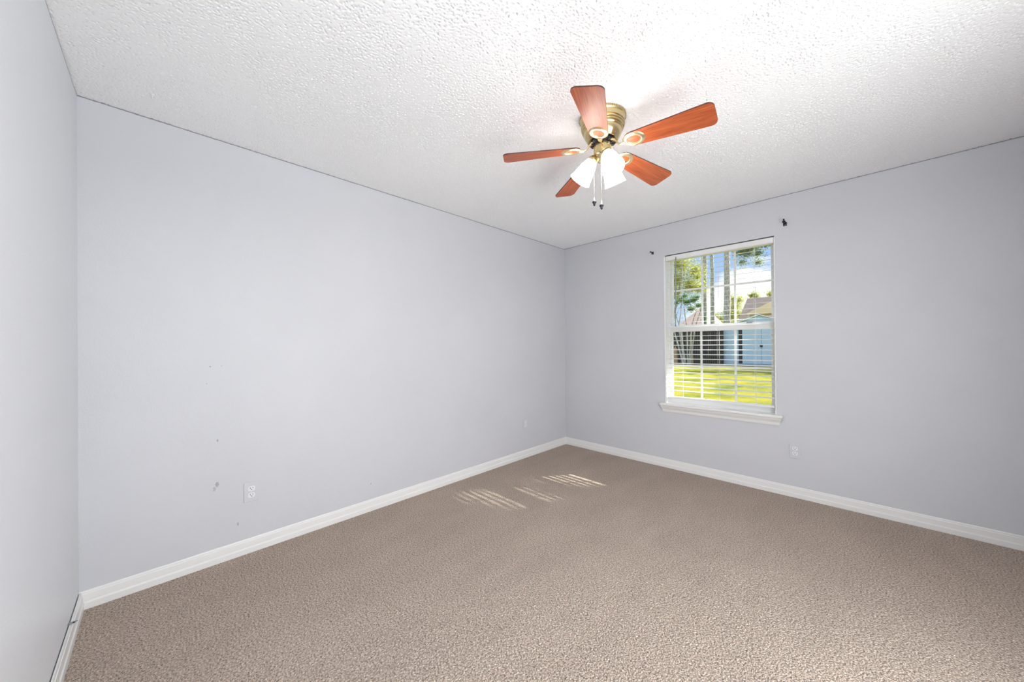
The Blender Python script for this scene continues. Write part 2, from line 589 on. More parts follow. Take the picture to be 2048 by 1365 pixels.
# sprayed popcorn texture as real relief
def popcorn():
    step = 0.0027
    x0, x1, y0, y1 = -0.02, ROOM_W + 0.02, -ROOM_L - 0.02, 0.02
    nx, ny = int((x1 - x0) / step), int((y1 - y0) / step)
    rng = np.random.default_rng(3)
    w = rng.standard_normal((ny, nx)).astype(np.float32)
    fy = np.fft.fftfreq(ny, step)[:, None]
    fx = np.fft.rfftfreq(nx, step)[None, :]
    f2 = fx * fx + fy * fy
    F = np.fft.rfft2(w)
    def g(sig):
        return np.exp(-2 * (PI * sig) ** 2 * f2)
    def filt(k):
        a = np.fft.irfft2(F * k, s=(ny, nx))
        return a / a.std()
    n1 = filt(g(0.0022) - g(0.0050))
    n2 = filt(g(0.0016) - g(0.0034))
    n3 = filt(g(0.05))
    pit = np.clip((n1 + 0.15 * n3 - 1.0) / 0.75, 0, 1)
    pit = pit * pit * (3 - 2 * pit)
    h = 0.0062 - 0.0058 * pit + 0.00045 * np.clip(n2, -1.2, 1.5) + 0.0004 * np.clip(-n1, -1, 1.5)
    xs = np.linspace(x0, x1, nx)
    ys = np.linspace(y0, y1, ny)
    X, Y = np.meshgrid(xs, ys)
    co = np.stack([X, Y, ROOM_H + 0.001 - h], -1).reshape(-1, 3).astype(np.float32)
    idx = np.arange(nx * ny).reshape(ny, nx)
    q = np.stack([idx[:-1, :-1], idx[1:, :-1], idx[1:, 1:], idx[:-1, 1:]], -1).reshape(-1, 4)
    me = bpy.data.meshes.new('ceiling')
    me.vertices.add(len(co))
    me.vertices.foreach_set('co', co.ravel())
    me.loops.add(q.size)
    me.loops.foreach_set('vertex_index', q.ravel().astype(np.int32))
    me.polygons.add(len(q))
    me.polygons.foreach_set('loop_start', np.arange(0, q.size, 4, dtype=np.int32))
    me.polygons.foreach_set('use_smooth', np.ones(len(q), dtype=bool))
    me.update(calc_edges=True)
    me.materials.append(M['ceiling'])
    o = bpy.data.objects.new('ceiling', me)
    COL.objects.link(o)
    return o
struct(popcorn(), 'white popcorn textured ceiling', 'ceiling')

# baseboards with a beaded lower edge and a stepped top
BB = [(0.0, 0.0), (0.0130, 0.0), (0.0130, 0.030), (0.0112, 0.0325), (0.0112, 0.0345), (0.0095, 0.037), (0.0080, 0.066),
      (0.0080, 0.069), (0.0056, 0.072), (0.0050, 0.080), (0.0030, 0.0846), (0.0, 0.0846)]
bm = bmesh.new()
add_sweep(bm, BB, (0, -ROOM_L, 0), (0, 0, 0), (1, 0, 0))
struct(link_mesh('baseboard_left', bm, M['trim']), 'white moulded baseboard along the long left wall', 'baseboard')
bm = bmesh.new()
add_sweep(bm, BB, (0, 0, 0), (ROOM_W, 0, 0), (0, -1, 0))
struct(link_mesh('baseboard_window', bm, M['trim']), 'white moulded baseboard under the window', 'baseboard')
bm = bmesh.new()
add_sweep(bm, BB, (ROOM_W, -ROOM_L + 0.004, 0), (0.012, -ROOM_L + 0.004, 0), (0, 1, 0))
struct(link_mesh('baseboard_near', bm, M['trim']), 'white baseboard with an open gap behind it at the left of the photo', 'baseboard')
bm = bmesh.new()
add_sweep(bm, BB, (ROOM_W, -0.02, 0), (ROOM_W, DY1, 0), (-1, 0, 0))
struct(link_mesh('baseboard_right', bm, M['trim']), 'white baseboard along the right wall', 'baseboard')

# ------------------------------------------------------------------ window
win = empty('window_1', (1.687, 0.0, 0.64))
struct(win, 'white double hung window with grilles in the right-hand wall', 'window')
def wpart(name, boxes, mat, parent=win, bev=0.0):
    bm = bmesh.new()
    for a, c in boxes:
        add_box(bm, a, c, bev)
    o = link_mesh(name, bm, mat)
    o.parent = parent
    if parent.parent is None:
        o.matrix_parent_inverse = Matrix.Translation(-Vector(parent.location))
    return o
# painted jamb lining with a slightly proud, rounded white edge
wpart('jamb', [((OPX0 - 0.010, -0.006, OPZ0), (OPX0 + 0.004, T, OPZ1 - 0.018)), ((OPX1 - 0.004, -0.002, OPZ0), (OPX1 + 0.002, T, OPZ1 - 0.01))], M['trim'])
FX0, FX1 = OPX0 + 0.004, OPX1 - 0.004
wpart('window_frame', [((FX0, 0.072, OPZ0), (FX0 + 0.016, 0.139, OPZ1 - 0.005)), ((FX1 - 0.016, 0.072, OPZ0), (FX1, 0.139, OPZ1 - 0.005)),
                       ((FX0 + 0.016, 0.0725, OPZ0), (FX1 - 0.016, 0.139, OPZ0 + 0.022)), ((FX0 + 0.016, 0.0725, OPZ1 - 0.03), (FX1 - 0.016, 0.139, OPZ1 - 0.0055))], M['vinyl'])
SX0, SX1 = FX0 + 0.0165, FX1 - 0.0165
def sash(y0, y1, z0, z1, top_h, bot_h, gx, gz):
    s = wpart('sash', [((SX0, y0, z0), (SX0 + 0.018, y1, z1)), ((SX1 - 0.018, y0, z0), (SX1, y1, z1)),
                       ((SX0 + 0.0175, y0 + 0.0005, z1 - top_h), (SX1 - 0.0175, y1 - 0.0005, z1 - 0.0005)), ((SX0 + 0.0175, y0 + 0.0005, z0 + 0.0005), (SX1 - 0.0175, y1 - 0.0005, z0 + bot_h))], M['vinyl'], bev=0.0015)
    ym = (y0 + y1) / 2
    wpart('pane', [((SX0 + 0.014, ym - 0.003, z0 + bot_h - 0.005), (SX1 - 0.014, ym + 0.001, z1 - top_h + 0.005))], M['glass'], s)
    wpart('grille', [((x - 0.0085, ym - 0.0125, z0 + bot_h - 0.002), (x + 0.0085, ym - 0.0045, z1 - top_h + 0.002)) for x in gx] +
                    [((SX0 + 0.0175, ym - 0.0115, gz - 0.0085), (SX1 - 0.0175, ym - 0.0045, gz + 0.0085))], M['vinyl'], s)
    return s
sash(0.104, 0.132, 1.362, 2.112, 0.025, 0.042, (1.551, 1.825), 1.770)
lower = sash(0.076, 0.104, 0.652, 1.420, 0.066, 0.050, (1.547, 1.829), 1.018)
bm = bmesh.new()
add_box(bm, (1.918, 0.068, 1.412), (1.960, 0.084, 1.426), 0.002)
add_box(bm, (1.930, 0.064, 1.418), (1.972, 0.074, 1.424), 0.001)
lk = link_mesh('sash_lock', bm, M['clip'])
lk.parent = lower

# stool and mitred apron moulding
bm = bmesh.new()
add_box(bm, (1.190, -0.046, 0.622), (2.178, -0.0005, 0.645), 0.005)
add_box(bm, (OPX0 + 0.001, -0.006, 0.622), (OPX1 - 0.001, 0.076, 0.645))
sill = struct(link_mesh('trim_1', bm, M['trim']), 'white window stool under the blind', 'window sill')
bm = bmesh.new()
AP = [(0.0, -0.066), (0.006, -0.066), (0.009, -0.058), (0.012, -0.040), (0.020, -0.026), (0.026, -0.018), (0.028, -0.008), (0.030, 0.0), (0.0, 0.0)]
add_sweep(bm, AP, (1.214, -0.0005, 0.622), (2.148, -0.0005, 0.622), (0, -1, 0), 0.75, 0.75)
struct(link_mesh('trim_2', bm, M['trim']), 'white crown moulding apron under the window stool', 'moulding')

# ------------------------------------------------------------------ blind
blind = empty('window_blind', (1.687, 0.035, 0.66))
tag(blind, 'white open horizontal slat blind hanging inside the window', 'blind')
BX0, BX1 = OPX0 + 0.008, OPX1 - 0.008
wpart('headrail', [((BX0, 0.004, 2.062), (BX1, 0.060, 2.108))], M['blind'], blind, 0.002)
wpart('valance', [((BX0 - 0.002, -0.004, 2.066), (BX1 + 0.002, 0.004, 2.109))], M['blind'], blind, 0.002)
bm = bmesh.new()
TILT = math.radians(7.0)
zs = []
z = 2.025
while z > 0.76:
    zs.append(z)
    z -= 0.0447
for z in zs:
    mm = Matrix.Translation((0, 0.034, z)) @ Matrix.Rotation(TILT, 4, 'X')
    add_box(bm, (BX0 + 0.002, -0.0210, -0.0011), (BX1 - 0.002, 0.0210, 0.0011), 0.0005, mm)
o = link_mesh('slats', bm, M['blind'])
o.parent = blind
o.matrix_parent_inverse = Matrix.Translation(-Vector(blind.location))
wpart('bottom_rail', [((BX0 + 0.002, 0.010, 0.694), (BX1 - 0.002, 0.058, 0.712))], M['blind'], blind, 0.003)
for x in (1.386, 1.706, 1.985):
    bm = bmesh.new()
    for y in (0.0075, 0.0605):
        add_tube(bm, [(x, y, 2.065), (x, y, 0.70)], 0.0008, 6)
    for z in zs:
        add_tube(bm, [(x, 0.0075, z - 0.004), (x, 0.0605, z)], 0.0005, 5)
    add_tube(bm, [(x + 0.006, 0.034, 2.065), (x + 0.006, 0.034, 0.70)], 0.0009, 6)
    o = link_mesh('ladder_cord', bm, M['cord'])
    o.parent = blind
    o.matrix_parent_inverse = Matrix.Translation(-Vector(blind.location))
bm = bmesh.new()
add_tube(bm, [(1.352, -0.008, 2.070), (1.350, -0.010, 2.05), (1.348, -0.010, 1.75), (1.343, -0.010, 1.43)], 0.0042, 8)
add_tube(bm, [(1.343, -0.010, 1.43), (1.3425, -0.010, 1.405)], 0.0062, 8)
o = link_mesh('tilt_wand', bm, M['wand'])
o.parent = blind
o.matrix_parent_inverse = Matrix.Translation(-Vector(blind.location))
hk = bmesh.new()
add_tube(hk, [(1.352, 0.000, 2.083), (1.352, -0.009, 2.085), (1.352, -0.011, 2.076), (1.352, -0.008, 2.066)], 0.0025, 6)
o = link_mesh('wand_hook', hk, M['iron'])
o.parent = blind
o.matrix_parent_inverse = Matrix.Translation(-Vector(blind.location))

# ------------------------------------------------------------------ curtain rod brackets
def bracket(x, z, label, cup):
    e = empty('curtain_rod_bracket', (x, -0.0005, z))
    tag(e, label, 'curtain bracket', 'curtain rod brackets beside the window')
    bm = bmesh.new()
    add_box(bm, (-0.007, -0.003, -0.022), (0.007, 0.0, 0.014), 0.001)
    link_mesh('back_plate', bm, M['iron'], e)
    bm = bmesh.new()
    add_tube(bm, [(0, -0.002, 0.0), (0, -0.03, 0.002), (0, -0.05, -0.002)], 0.0045, 8)
    link_mesh('arm', bm, M['iron'], e)
    bm = bmesh.new()
    if cup:
        add_tube(bm, [(-0.0, -0.05 + 0.014 * math.cos(a), 0.012 + 0.014 * math.sin(a)) for a in [PI * (1.0 + 1.05 * k / 10) for k in range(11)]], 0.004, 8, (1.6, 0.7))
        add_tube(bm, [(0, -0.066, 0.012), (0, -0.068, 0.026)], 0.0035, 8)
    else:
        add_tube(bm, [(0, -0.046 + 0.010 * math.cos(a), 0.008 + 0.010 * math.sin(a)) for a in [PI * (1.0 + 1.0 * k / 10) for k in range(11)]], 0.0035, 8, (1.6, 0.7))
    link_mesh('cup', bm, M['iron'], e)
    bm = bmesh.new()
    add_lathe(bm, [(0, 0.003), (0.003, 0.002), (0.004, 0.0), (0.0, 0.0)], 12, Matrix.Translation((0, -0.003, -0.016)) @ Matrix.Rotation(PI / 2, 4, 'X'))
    link_mesh('screw', bm, M['clip'], e)
    return e
bracket(1.120, 2.172, 'small dark curtain rod bracket on the wall left of the window', False).scale = (1.5, 1.0, 0.8)
bracket(2.203, 2.200, 'dark curtain rod bracket with open hook, above the right corner of the window', True).scale = (1.7, 1.0, 0.85)

# ------------------------------------------------------------------ outlets
def oct_face(w, h):
    pts = []
    for k in range(40):
        a = 2 * PI * k / 40
        pts.append((max(-w, min(w, 1.12 * w * math.cos(a))), max(-h, min(h, 1.30 * h * math.sin(a)))))
    return pts
def make_outlet():
    e = empty('wall_outlet')
    Rm = Matrix.Rotation(PI / 2, 4, 'X')        # local xy plane becomes xz, thickness towards -y
    bm = bmesh.new()
    add_box(bm, (-0.037, -0.0585, 0.0), (0.037, 0.0585, 0.0058), 0.0022, Rm)
    link_mesh('cover_plate', bm, M['plate'], e)
    for s in (1, -1):
        bm = bmesh.new()
        add_prism(bm, [(x, y + s * 0.0195) for x, y in oct_face(0.0168, 0.0140)], 0.0040, 0.0072, Rm)
        rc = link_mesh('receptacle', bm, M['plate_white'], e)
        bm = bmesh.new()
        for dx, hh in ((-0.0065, 0.0042), (0.0065, 0.0034)):
            add_box(bm, (dx - 0.0012, s * 0.0195 + 0.0040 - hh, 0.0060), (dx + 0.0012, s * 0.0195 + 0.0040 + hh, 0.0074), 0, Rm)
        add_lathe(bm, [(0, 0.0074), (0.0027, 0.0074), (0.0027, 0.006), (0, 0.006)], 14, Rm @ Matrix.Translation((0, s * 0.0195 - 0.0062, 0)))
        link_mesh('slots', bm, M['dark'], rc)
    bm = bmesh.new()
    add_lathe(bm, [(0, 0.0072), (0.002, 0.0070), (0.003, 0.0055), (0, 0.0055)], 14, Rm)
    link_mesh('screw', bm, M['plate_white'], e)
    return e
o1 = make_outlet()
o1.location = (0.0005, -3.175, 0.362)
o1.rotation_euler = (0, 0, PI / 2)
tag(o1, 'duplex outlet low on the long left wall, nearest the camera', 'outlet', 'wall outlets')
o2 = copy_tree(o1)
o2.location = (0.0005, -0.742, 0.372)
tag(o2, 'duplex outlet on the left wall close to the far corner', 'outlet', 'wall outlets')
o3 = copy_tree(o1)
o3.location = (2.251, -0.0005, 0.370)
o3.rotation_euler = (0, 0, 0)
tag(o3, 'duplex outlet on the window wall, below right of the window', 'outlet', 'wall outlets')

# ------------------------------------------------------------------ small fittings
e = empty('cable_clip', (0.290, -ROOM_L + 0.006, 0.0846))
tag(e, 'small grey cable clip sitting on top of the baseboard at the left edge', 'clip')
bm = bmesh.new()
add_tube(bm, [(-0.012, 0.008 * math.cos(a), 0.007 * math.sin(a)) for a in [PI * k / 8 for k in range(9)]], 0.0022, 8, (3.4, 0.7))
link_mesh('clip_loop', bm, M['clip'], e)
bm = bmesh.new()
add_tube(bm, [(-0.012, 0.006, 0.004), (-0.012, 0.012, 0.0055)], [0.003, 0.003], 10)
add_tube(bm, [(-0.012, 0.012, 0.0055), (-0.012, 0.020, 0.007)], 0.0012, 8)
link_mesh('nail', bm, M['iron'], e)

e = empty('ceiling_hook', (0.25, -3.58, ROOM_H))
tag(e, 'small white screw hook in the ceiling near the left wall', 'hook')
bm = bmesh.new()
add_lathe(bm, [(0, 0.002), (0.008, 0.002), (0.009, -0.004), (0.006, -0.007), (0, -0.007)], 16)
link_mesh('hook_base', bm, M['ceiling'], e, True)
bm = bmesh.new()
add_tube(bm, [(0, 0, -0.006), (0, 0, -0.012)] + [(0.009 * math.sin(a), 0, -0.021 + 0.009 * math.cos(a)) for a in [PI * 1.55 * k / 10 for k in range(1, 11)]], 0.0017, 8)
link_mesh('hook_wire', bm, M['trim'], e, True)

# ------------------------------------------------------------------ ceiling fan
FC = Vector((1.662, -1.903, ROOM_H))
fan = empty('ceiling_fan', FC)
tag(fan, 'brass hugger ceiling fan with five cherry wood blades and three lit glass shades', 'ceiling fan')
def fpart(name, bm, mat, parent=fan, smooth=True):
    return link_mesh(name, bm, mat, parent, smooth)
bm = bmesh.new()
add_lathe(bm, [(0, -0.002), (0.110, -0.002), (0.118, -0.004), (0.1195, -0.010), (0.1175, -0.017), (0.114, -0.021), (0.1125, -0.030), (0.1135, -0.045),
               (0.1085, -0.049), (0.1130, -0.053), (0.1120, -0.057), (0.1050, -0.060), (0.1095, -0.064), (0.1085, -0.068), (0.1010, -0.071), (0.1050, -0.076), (0.1035, -0.080), (0.0985, -0.084),
               (0.096, -0.096), (0.088, -0.112), (0.080, -0.124), (0.076, -0.130), (0.071, -0.130), (0.071, -0.118), (0, -0.112)], 64)
fpart('motor_housing', bm, M['brass'])
bm = bmesh.new()
for k in range(72):
    a = 2 * PI * k / 72
    add_box(bm, (0.1165, -0.0016, -0.0150), (0.1212, 0.0016, -0.0055), 0.0006, Matrix.Rotation(a, 4, 'Z'))
fpart('rim_beading', bm, M['brass'])
bm = bmesh.new()
add_lathe(bm, [(0, -0.113), (0.060, -0.113), (0.062, -0.118), (0.062, -0.136), (0.056, -0.142), (0.042, -0.144), (0.036, -0.150), (0, -0.150)], 48)
for k in range(10):
    add_box(bm, (0.044, -0.008, -0.147), (0.062, 0.008, -0.140), 0.002, Matrix.Rotation(2 * PI * k / 10 + 0.2, 4, 'Z'))
fpart('flywheel', bm, M['gunmetal'])
bm = bmesh.new()
add_lathe(bm, [(0, -0.146), (0.044, -0.147), (0.047, -0.152), (0.047, -0.196), (0.044, -0.202), (0.038, -0.206), (0.036, -0.222), (0.030, -0.232), (0.014, -0.238), (0.010, -0.248), (0.0, -0.250)], 48)
fpart('switch_housing', bm, M['brass'])
for k in range(3):
    bm = bmesh.new()
    add_lathe(bm, [(0, 0.003), (0.0025, 0.002), (0.003, 0), (0, 0)], 10, Matrix.Rotation(math.radians(100 + 120 * k), 4, 'Z') @ Matrix.Translation((0.047, 0, -0.160)) @ Matrix.Rotation(PI / 2, 4, 'Y'))
    fpart('screw', bm, M['chain'])

BZ = -0.200        # height of the blade plane below the ceiling
def blade_outline():
    L0, L1 = 0.118, 0.530
    w0, w1 = 0.047, 0.069
    pts = []
    for k in range(9):                       # rounded root around the medallion
        a = PI / 2 + PI * k / 8
        pts.append((L0 + 0.045 + 0.045 * math.cos(a), w0 * math.sin(a)))
    r = 0.028
    for k in range(7):
        a = -PI / 2 + (PI / 2) * k / 6
        pts.append((L1 - r + r * math.cos(a), -(w1 - r) + r * math.sin(a)))
    for k in range(7):
        a = (PI / 2) * k / 6
        pts.append((L1 - r + r * math.cos(a), (w1 - r) + r * math.sin(a)))
    return pts
def make_blade():
    bl = empty('blade')
    bl.parent = fan
    PIT = Matrix.Rotation(math.radians(-12), 4, 'X')
    bm = bmesh.new()
    add_prism(bm, blade_outline(), -0.003, 0.003)
    bd = link_mesh('blade_board', bm, M['cherry'], bl)
    bd.data.materials.append(M['blade_edge'])
    for pl in bd.data.polygons:
        pl.material_index = 1 if abs(pl.normal.z) < 0.5 else 0
    bd.rotation_euler = (math.radians(-12), 0, 0)
    bm = bmesh.new()
    # oval medallion ring screwed under the blade root
    ring = []
    for k in range(40):
        a = 2 * PI * k / 40
        ring.append((0.168 + 0.050 * math.cos(a), 0.043 * math.sin(a)))
    prof = [(-0.0115, -0.0030), (-0.0085, -0.0080), (-0.002, -0.0095), (0.004, -0.0090), (0.009, -0.0060), (0.0115, -0.003)]
    rows = []
    for (x, y) in ring:
        d = Vector((x - 0.168, y, 0)).normalized()
        rows.append([bm.verts.new(PIT @ (Vector((x, y, 0)) - d * 0.006 + d * o_ + Vector((0, 0, z_)))) for o_, z_ in prof])
    for i in range(40):
        a, c = rows[i], rows[(i + 1) % 40]
        for j in range(len(prof) - 1):
            bm.faces.new((a[j], c[j], c[j + 1], a[j + 1]))
        bm.faces.new((a[-1], c[-1], c[0], a[0]))
    # sculpted arm from the flywheel down to the ring
    add_tube(bm, [(0.046, 0, 0.028), (0.060, 0, 0.026), (0.074, 0.001, 0.014), (0.088, 0, -0.004), (0.104, 0, -0.010), (0.124, 0, -0.0075)],
             [0.010, 0.010, 0.0085, 0.008, 0.010, 0.013], 12, (1.0, 0.5))
    for s in (-1, 1):
        add_tube(bm, [(0.042, s * 0.012, 0.030), (0.054, s * 0.010, 0.028), (0.066, s * 0.004, 0.022)], [0.0055, 0.006, 0.005], 8)
    ir = link_mesh('blade_iron', bm, M['brass_pale'], bl, True)
    return bl
b0 = make_blade()
for k in range(5):
    bl = b0 if k == 0 else copy_tree(b0, fan)
    bl.location = (0, 0, BZ + 0.037)
    bl.rotation_euler = (0, math.radians(4.0), math.radians(5.6 + 72 * k))

def make_shade():
    lamp = empty('lamp')
    lamp.parent = fan
    bm = bmesh.new()
    prof_o = [(0.0225, 0.0), (0.0265, -0.006), (0.034, -0.022), (0.0415, -0.046), (0.0470, -0.074), (0.0520, -0.100), (0.0585, -0.122)]
    prof_i = [(r - 0.003, z) for r, z in prof_o][::-1]
    add_lathe(bm, prof_o + prof_i, 48, closed=True)
    link_mesh('lamp_shade', bm, M['shade'], lamp, True)
    bm = bmesh.new()
    add_lathe(bm, [(0, 0.022), (0.012, 0.022), (0.017, 0.018), (0.0265, 0.006), (0.0285, -0.004), (0.0265, -0.008), (0.0200, -0.006), (0.0195, -0.020), (0, -0.020)], 40)
    link_mesh('lamp_holder', bm, M['brass'], lamp, True)
    bm = bmesh.new()
    add_lathe(bm, [(0, -0.020), (0.009, -0.020), (0.010, -0.036), (0.016, -0.052), (0.021, -0.068), (0.021, -0.080), (0.015, -0.092), (0, -0.098)], 24)
    link_mesh('bulb', bm, M['bulb'], lamp, True)
    return lamp
l0 = make_shade()
for k, az in enumerate((205, -35, 85)):
    lp = l0 if k == 0 else copy_tree(l0, fan)
    a = math.radians(az)
    lp.location = (0.052 * math.cos(a), 0.052 * math.sin(a), -0.219)
    lp.rotation_mode = 'QUATERNION'
    tl_ = math.radians((35, 31, 31)[k])
    axis = Vector((math.sin(tl_) * math.cos(a), math.sin(tl_) * math.sin(a), -math.cos(tl_)))
    lp.rotation_quaternion = axis.to_track_quat('-Z', 'Y')
for az in (205, -35, 85):
    bm = bmesh.new()
    a = math.radians(az)
    add_tube(bm, [(0.022 * math.cos(a), 0.022 * math.sin(a), -0.206), (0.036 * math.cos(a), 0.036 * math.sin(a), -0.198), (0.045 * math.cos(a), 0.045 * math.sin(a), -0.204)], 0.009, 10)
    fpart('lamp_arm', bm, M['brass'])

def pull_chain(x, y, zt, zb):
    c = empty('pull_chain', (x, y, 0))
    c.parent = fan
    bm = bmesh.new()
    z = zt
    while z > zb + 0.02:
        add_lathe(bm, [(0, z + 0.0018), (0.0014, z + 0.0009), (0.0014, z - 0.0009), (0, z - 0.0018)], 6)
        z -= 0.0046
    add_tube(bm, [(0, 0, zt), (0, 0, zb + 0.02)], 0.0006, 5)
    link_mesh('bead_chain', bm, M['chain'], c)
    bm = bmesh.new()
    add_lathe(bm, [(0, zb + 0.036), (0.003, zb + 0.034), (0.003, zb + 0.026), (0.0045, zb + 0.022), (0.005, zb + 0.016), (0.003, zb + 0.014), (0, zb + 0.014)], 16)
    link_mesh('bell_cap', bm, M['plate_white'], c, True)
    bm = bmesh.new()
    add_lathe(bm, [(0, zb + 0.016), (0.010, zb + 0.014), (0.0112, zb + 0.009), (0.007, zb + 0.004), (0.0055, zb - 0.001), (0.006, zb - 0.004), (0.003, zb - 0.009), (0, zb - 0.011)], 20)
    link_mesh('pendant', bm, M['gunmetal'], c, True)
pull_chain(-0.0335, -0.0335, -0.205, -0.462)
pull_chain(0.0160, -0.0450, -0.200, -0.498)

# ------------------------------------------------------------------ outdoors
GZ = -0.25
bm = bmesh.new()
add_box(bm, (-45, T + 0.01, GZ - 0.3), (45, 70, GZ))
lawn = tag(link_mesh('lawn', bm, M['grass']), 'sunlit yellow green lawn outside the window', 'lawn', kind='structure')
bm = bmesh.new()
add_box(bm, (-12.5, 23.5, GZ), (-5.0, 24.15, GZ + 0.03))
tag(link_mesh('leaf_litter', bm, M['litter']), 'strip of brown leaf litter along the foot of the dark fence', 'leaf litter', kind='stuff')

FY = 24.2
fe = empty('wooden_fence', (at(1447, 729, 24.2).x - 5.2, FY, GZ))
tag(fe, 'dark weathered board fence left of the pale blue shed', 'fence')
bm = bmesh.new()
x = -5.0
while x < 5.2:
    w = 0.14
    hgt = 2.55 + R.uniform(-0.05, 0.05)
    add_box(bm, (x, R.uniform(0, 0.012), 0.02), (x + w - 0.008, 0.022 + R.uniform(0, 0.01), hgt), 0.003)
    x += w
link_mesh('boards', bm, M['fence'], fe)
bm = bmesh.new()
for z in (0.3, 1.3, 2.3):
    add_box(bm, (-5.0, 0.036, z), (5.2, 0.08, z + 0.09))
link_mesh('rails', bm, M['fence'], fe)
for x in (-4.9, -2.5, 0, 2.5, 5.0):
    bm = bmesh.new()
    add_box(bm, (x - 0.05, 0.08, 0), (x + 0.05, 0.18, 2.6))
    link_mesh('post', bm, M['fence'], fe)

# pale blue shed with a low gable towards the house
SY = 24.5
pL, pR = at(1447, 729, SY).x, at(1601, 735, SY).x
apex = at(1525, 631, SY)
eavez = at(1447, 657, SY).z
mx_ = (pL + pR) / 2
hw = (pR - pL) / 2
shed = empty('garden_shed', (mx_, SY, GZ))
tag(shed, 'pale blue garden shed with low gable and double doors beyond the lawn', 'shed')
H_e, H_a = eavez - GZ, apex.z - GZ
bm = bmesh.new()
for y0, y1 in ((0.0, 4.2),):
    A = [bm.verts.new((x, y0, z)) for x, z in ((-hw, 0.05), (hw, 0.05), (hw, H_e), (0, H_a), (-hw, H_e))]
    B = [bm.verts.new((x, y1, z)) for x, z in ((-hw, 0.05), (hw, 0.05), (hw, H_e), (0, H_a), (-hw, H_e))]
    bm.faces.new(A[::-1]); bm.faces.new(B)
    for i in range(5):
        bm.faces.new((A[i], A[(i + 1) % 5], B[(i + 1) % 5], B[i]))
x = -hw + 0.2
while x < hw:
    add_box(bm, (x - 0.012, -0.008, 0.08), (x + 0.012, 0.0, H_e - 0.1))
    x += 0.3
link_mesh('walls', bm, M['siding'], shed)
bm = bmesh.new()
for s in (-1, 1):
    sl = (H_a - H_e) / hw
    L = hw + 0.25
    pts = [(0, H_a + 0.02), (s * L, H_a + 0.02 - sl * L), (s * L, H_a + 0.09 - sl * L), (0, H_a + 0.09)]
    A = [bm.verts.new((x, -0.09, z)) for x, z in pts]
    B = [bm.verts.new((x, 4.35, z)) for x, z in pts]
    bm.faces.new(A); bm.faces.new(B[::-1])
    for i in range(4):
        bm.faces.new((A[i], B[i], B[(i + 1) % 4], A[(i + 1) % 4]))
link_mesh('roof', bm, M['shed_trim'], shed)
dx0 = at(1485, 690, SY).x - mx_
dxc = at(1523, 690, SY).x - mx_
dx1 = 2 * dxc - dx0
for a, c, nm in ((dx0, dxc - 0.012, 'door'), (dxc + 0.012, dx1, 'door')):
    bm = bmesh.new()
    add_box(bm, (a, -0.045, 0.12), (c, -0.012, H_e - 0.12), 0.004)
    dr = link_mesh(nm, bm, M['siding'], shed)
    if a == dx0:
        bm = bmesh.new()
        kz = at(1524, 693, SY).z - GZ
        add_box(bm, (dxc - 0.075, -0.075, kz - 0.07), (dxc + 0.075, -0.045, kz + 0.07), 0.01)
        link_mesh('hasp', bm, M['shed_dark'], dr)
bm = bmesh.new()
gx0 = at(1477.5, 690, SY).x - mx_
add_box(bm, (gx0, -0.05, 0.14), (dx0 - 0.01, -0.012, H_e - 0.12))
link_mesh('door_gap', bm, M['shed_dark'], shed)
bm = bmesh.new()
add_box(bm, (-hw + 0.05, 0.02, 0), (hw - 0.05, 4.1, 0.05))
link_mesh('skid_base', bm, M['shed_dark'], shed)

# houses beyond
def house(name, label, x0, x1, y0, y1, zw, zr, mats, hip=0.3, rx=None):
    if rx is not None:
        hip = (rx - x0) / (x1 - x0)
    e = empty(name, ((x0 + x1) / 2, (y0 + y1) / 2, GZ))
    tag(e, label, 'house')
    hx, hy = (x1 - x0) / 2, (y1 - y0) / 2
    bm = bmesh.new()
    add_box(bm, (-hx, -hy, 0), (hx, hy, zw))
    link_mesh('walls', bm, mats[0], e)
    bm = bmesh.new()
    ov = 0.4
    c = [bm.verts.new(p) for p in ((-hx - ov, -hy - ov, zw - 0.05), (hx + ov, -hy - ov, zw - 0.05), (hx + ov, hy + ov, zw - 0.05), (-hx - ov, hy + ov, zw - 0.05))]
    r1, r2 = bm.verts.new((-hx + hip * 2 * hx, 0, zr)), bm.verts.new((hx - hip * 2 * hx, 0, zr))
    bm.faces.new((c[0], c[1], r2, r1)); bm.faces.new((c[2], c[3], r1, r2)); bm.faces.new((c[1], c[2], r2)); bm.faces.new((c[3], c[0], r1))
    bm.faces.new(c[::-1])
    link_mesh('roof', bm, mats[1], e)
    bm = bmesh.new()
    for a, d in (((-hx - ov, -hy - ov - 0.03, zw - 0.25), (hx + ov, -hy - ov, zw - 0.03)), ((-hx - ov - 0.03, -hy - ov, zw - 0.25), (-hx - ov, hy + ov, zw - 0.03))):
        add_box(bm, a, d)
    link_mesh('fascia', bm, M['shed_trim'], e)
    return e
tl = at(1478, 641, 34); tr_ = at(1560, 637, 34)
rt = at(1545, 593, 39)
house('house', 'house with a brown shingle roof behind the blue shed', tl.x + 0.4, tl.x + 14.0, 34, 44, tl.z - GZ, rt.z - GZ, (M['house_wall'], M['roof_brown']), 0.10, at(1495, 598, 39).x)
